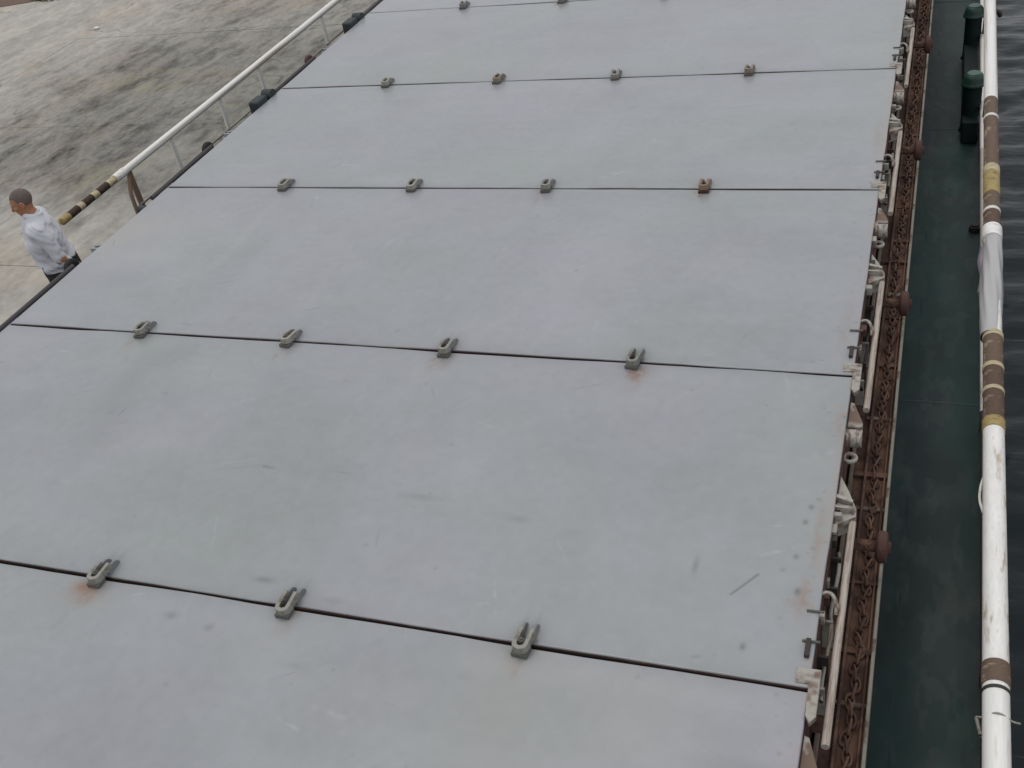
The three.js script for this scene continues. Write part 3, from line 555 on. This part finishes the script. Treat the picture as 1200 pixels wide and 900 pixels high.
{
  // own frame: forward +z, left +x, up +y, feet at y = 0; mid-stride, left arm swung back
  const torso = [[-0.07, 0.93, -0.02, 0.115, 0.07, 0.93, -0.02, 0.115], [-0.06, 1.06, 0.0, 0.11, 0.06, 1.06, 0.0, 0.11], [-0.085, 1.22, 0.02, 0.112, 0.085, 1.22, 0.02, 0.112], [-0.15, 1.355, 0.025, 0.062, 0.15, 1.355, 0.025, 0.062], [0, 0.95, -0.01, 0.12, 0, 1.3, 0.03, 0.11]];
  const neck = [[0, 1.36, 0.01, 0.062, 0, 1.475, 0.03, 0.052]];
  const arm = s => s > 0 ? [[0.175, 1.35, 0.005, 0.056, 0.225, 1.10, -0.075, 0.043], [0.225, 1.10, -0.075, 0.041, 0.20, 1.0, -0.175, 0.028]] : [[-0.175, 1.35, 0.01, 0.056, -0.225, 1.10, -0.02, 0.043], [-0.225, 1.10, -0.02, 0.041, -0.20, 0.90, 0.10, 0.028]];
  const legL = [[0.09, 0.90, -0.01, 0.088, 0.095, 0.49, 0.13, 0.058], [0.095, 0.49, 0.13, 0.056, 0.09, 0.09, 0.10, 0.038], [0.09, 0.045, 0.07, 0.04, 0.1, 0.035, 0.26, 0.034]];
  const legR = [[-0.09, 0.90, -0.02, 0.088, -0.09, 0.49, -0.02, 0.058], [-0.09, 0.49, -0.02, 0.056, -0.085, 0.12, -0.24, 0.038], [-0.085, 0.08, -0.26, 0.04, -0.09, 0.035, -0.09, 0.034]];
  const bones = (list, k = 0.05) => (x, y, z) => { let d = 1e3; for (const b of list) d = smin(d, cone(x, y, z, b), k); return d; };
  const tF = bones([...torso, ...neck], 0.06), aL = bones(arm(1), 0.03), aR = bones(arm(-1), 0.03), lF = bones([...legL], 0.04), rF = bones([...legR], 0.04);
  const bodyF = (x, y, z) => smin(smin(smin(tF(x, y, z), smin(lF(x, y, z), rF(x, y, z), 0.02), 0.05), aL(x, y, z), 0.03), aR(x, y, z), 0.03);
  const HC = [0, 1.565, 0.06], HS = 0.9, tilt = 0.3, ct = Math.cos(tilt), st = Math.sin(tilt);
  const headLocal = (x, y, z) => { const py = (y - HC[1]) / HS, pz = (z - HC[2]) / HS; return [x / HS, py * ct + pz * st, -py * st + pz * ct]; };   // head bowed a little
  const headF = (X, Y, Z) => {
    const [x, y, z] = headLocal(X, Y, Z), ax = Math.abs(x);
    let d = ell(x, y, z, [0, 0.025, -0.012], [0.076, 0.092, 0.096]);
    d = smin(d, ell(x, y, z, [0, -0.045, 0.03], [0.056, 0.068, 0.064]), 0.03);           // jaw
    d = smin(d, cone(ax, y, z, [0.012, 0.028, 0.08, 0.012, 0.045, 0.026, 0.066, 0.01]), 0.015);  // brow
    d = smin(d, cone(x, y, z, [0, 0.016, 0.086, 0.008, 0, -0.024, 0.106, 0.014]), 0.012);      // nose
    d = smin(d, cone(ax, y, z, [0, -0.058, 0.082, 0.010, 0.018, -0.058, 0.074, 0.007]), 0.008); // lips
    d = smin(d, ell(x, y, z, [0, -0.094, 0.066], [0.02, 0.016, 0.018]), 0.02);            // chin
    d = smin(d, ell(ax, y, z, [0.045, -0.012, 0.06], [0.022, 0.018, 0.02]), 0.02);        // cheek
    d = Math.max(d, -ell(ax, y, z, [0.031, 0.006, 0.086], [0.016, 0.010, 0.014]));        // eye socket
    d = smin(d, Math.max(ell(ax, y, z, [0.08, -0.004, -0.012], [0.012, 0.033, 0.02]), -ell(ax, y, z, [0.092, 0, -0.008], [0.008, 0.02, 0.011])), 0.006); // ear
    return smin(d, cone(X, Y, Z, [0, 1.42, 0.025, 0.056, 0, 1.52, 0.04, 0.047]), 0.03);
  };
  // hands hanging, slightly curled: palm down from the wrist, four fingers side by side along z, thumb at the front
  const WL = [0.20, 1.0, -0.175], WR = [-0.20, 0.90, 0.10];
  const hand = (s, w) => {
    const b = [];
    for (let i = 0; i < 4; i++) {
      const o = (1.5 - i) * 0.0185, l = [0.038, 0.043, 0.040, 0.031][i];
      const kn = [w[0] + s * 0.004, w[1] - 0.085 + Math.abs(i - 1) * 0.004, w[2] + o + 0.01], a = [kn[0] - s * 0.012, kn[1] - l, kn[2] + 0.004], c = [a[0] - s * 0.018, a[1] - l * 0.55, a[2] + 0.002], e = [c[0] - s * 0.016, c[1] - l * 0.25, c[2]];
      b.push([w[0], w[1], w[2] + o * 0.6, 0.016, ...kn, 0.0125], [...kn, 0.0105, ...a, 0.009], [...a, 0.009, ...c, 0.008], [...c, 0.008, ...e, 0.0068]);
    }
    const t1 = [w[0] - s * 0.008, w[1] - 0.03, w[2] + 0.03], t2 = [w[0] - s * 0.018, w[1] - 0.07, w[2] + 0.052], t3 = [w[0] - s * 0.022, w[1] - 0.098, w[2] + 0.054];
    b.push([w[0], w[1] - 0.01, w[2] + 0.012, 0.016, ...t1, 0.014], [...t1, 0.0125, ...t2, 0.0105], [...t2, 0.0105, ...t3, 0.0082]);
    b.push([w[0], w[1] + 0.03, w[2] + (s > 0 ? 0.03 : -0.01), 0.029, ...w, 0.025]);
    return bones(b, 0.006);
  };
  const t = thing('person', 'person with short grey hair in pale shirt and black trousers walking beside the hatch', 'person', [-6.79, 0.0, -6.05], Math.atan2(-0.80, 0.60));
  const skin = std(rgb(0.37, 0.17, 0.095), 0.6), body = mergeGeometries([isoMesh(bodyF, [0, 0.86, 0], 0.9, 110), isoMesh(headF, [0, 1.57, 0.04], 0.19, 84), isoMesh(hand(1, WL), [WL[0], WL[1] - 0.07, WL[2] + 0.01], 0.13, 84), isoMesh(hand(-1, WR), [WR[0], WR[1] - 0.07, WR[2] + 0.01], 0.13, 84)]);
  put('body', body, skin, t);
  const wr = (x, y, z) => 0.022 * (fbm(x * 12 + y * 9 + 20, z * 12 - y * 14 + 20, 5, 3) - 0.5) + 0.004 * Math.sin(y * 60 + x * 25 + z * 20) * ss(1.25, 1.0, y);
  const shirtF = (x, y, z) => {
    let d = smin(tF(x, y, z) - 0.02 - 0.012 * ss(1.2, 0.95, y), Math.min(aL(x, y, z), aR(x, y, z)) - 0.012, 0.007);
    d += wr(x, y, z) * 1.9;
    if (x > 0.12 && Math.hypot(x - WL[0], y - WL[1], z - WL[2]) < 0.11) d = Math.max(d, -((y - WL[1]) * 0.707 + (z - WL[2]) * 0.707) + 0.012);
    d = Math.max(d, Math.min(1.462 - 0.32 * (z - 0.01), 1.49) * -1 + y, (x < -0.172 ? 0.915 : x > 0.172 ? 0.98 : 1.035 + 0.012 * Math.sin(x * 30 + z * 20)) - y);
    return d;
  };
  put('shirt', isoMesh(shirtF, [0, 1.16, -0.02], 0.36, 100), std(rgb(0.57, 0.58, 0.62), 0.9, { side: THREE.DoubleSide }), t);
  const collar = new THREE.TorusGeometry(0.066, 0.014, 8, 26); collar.scale(1, 1, 1.6); collar.rotateX(Math.PI / 2 - 0.25); collar.translate(0, 1.452, 0.02); put('collar', collar, std(rgb(0.66, 0.67, 0.72), 0.9), t);
  const trF = (x, y, z) => { let d = smin(lF(x, y, z), rF(x, y, z), 0.02) - 0.018; d = smin(d, ell(x, y, z, [0, 0.92, -0.02], [0.18, 0.14, 0.145]), 0.04); d = smin(d, tF(x, y, z) - 0.012, 0.03); d += wr(x, y, z) * 0.5; return Math.max(d, y - 1.07, 0.085 - y); };
  put('trousers', isoMesh(trF, [0, 0.55, 0], 0.56, 100), std(rgb(0.013, 0.012, 0.013), 0.85, { side: THREE.DoubleSide }), t);
  const shoe = q => isoMesh((x, y, z) => Math.max(smin(cone(x, y, z, [q[0], q[1] + 0.01, q[2], 0.05, q[4], q[5] + 0.008, q[6], 0.044]), cone(x, y, z, [q[0], q[1], q[2], 0.048, q[0], q[1] + 0.06, q[2], 0.044]), 0.02), 0.004 - y + 0), [(q[0] + q[4]) / 2, 0.1, (q[2] + q[6]) / 2], 0.2, 40);
  for (const q of [legL[2], legR[2]]) put('shoe', shoe(q), std(rgb(0.03, 0.028, 0.026), 0.6), t);
  const hairF = (X, Y, Z) => { const [x, y, z] = headLocal(X, Y, Z), ax = Math.abs(x);
    let d = ell(x, y, z, [0, 0.03, -0.018], [0.0795, 0.0925, 0.0975]) + 0.006 * (fbm(x * 60 + 9, z * 60 + y * 40 + 9, 3, 3) - 0.5);
    const line = y - (z > 0.02 ? 0.068 + (z - 0.02) * 0.3 : z > -0.03 ? mix(-0.02, 0.05, ss(-0.03, 0.03, z)) : -0.055); // hairline, sideburns, nape
    return Math.max(d, -line); };
  put('hair', isoMesh(hairF, [0, 1.6, 0.04], 0.15, 72), std(rgb(0.135, 0.105, 0.095), 0.95), t);
  const white = new THREE.SphereGeometry(0.0105, 12, 8), iris = new THREE.SphereGeometry(0.0055, 10, 8);
  for (const s of [-1, 1]) for (const [g, m, dz, n] of [[white, M.offWhite, 0.072, 'eye'], [iris, M.black, 0.0785, 'iris']]) { const e = put(n, g, m, t); const y = 0.006, z = dz; e.scale.setScalar(HS); e.position.set(s * 0.031 * HS, HC[1] + (y * ct - z * st) * HS, HC[2] + (y * st + z * ct) * HS); }
}
renderer.render(scene, camera);
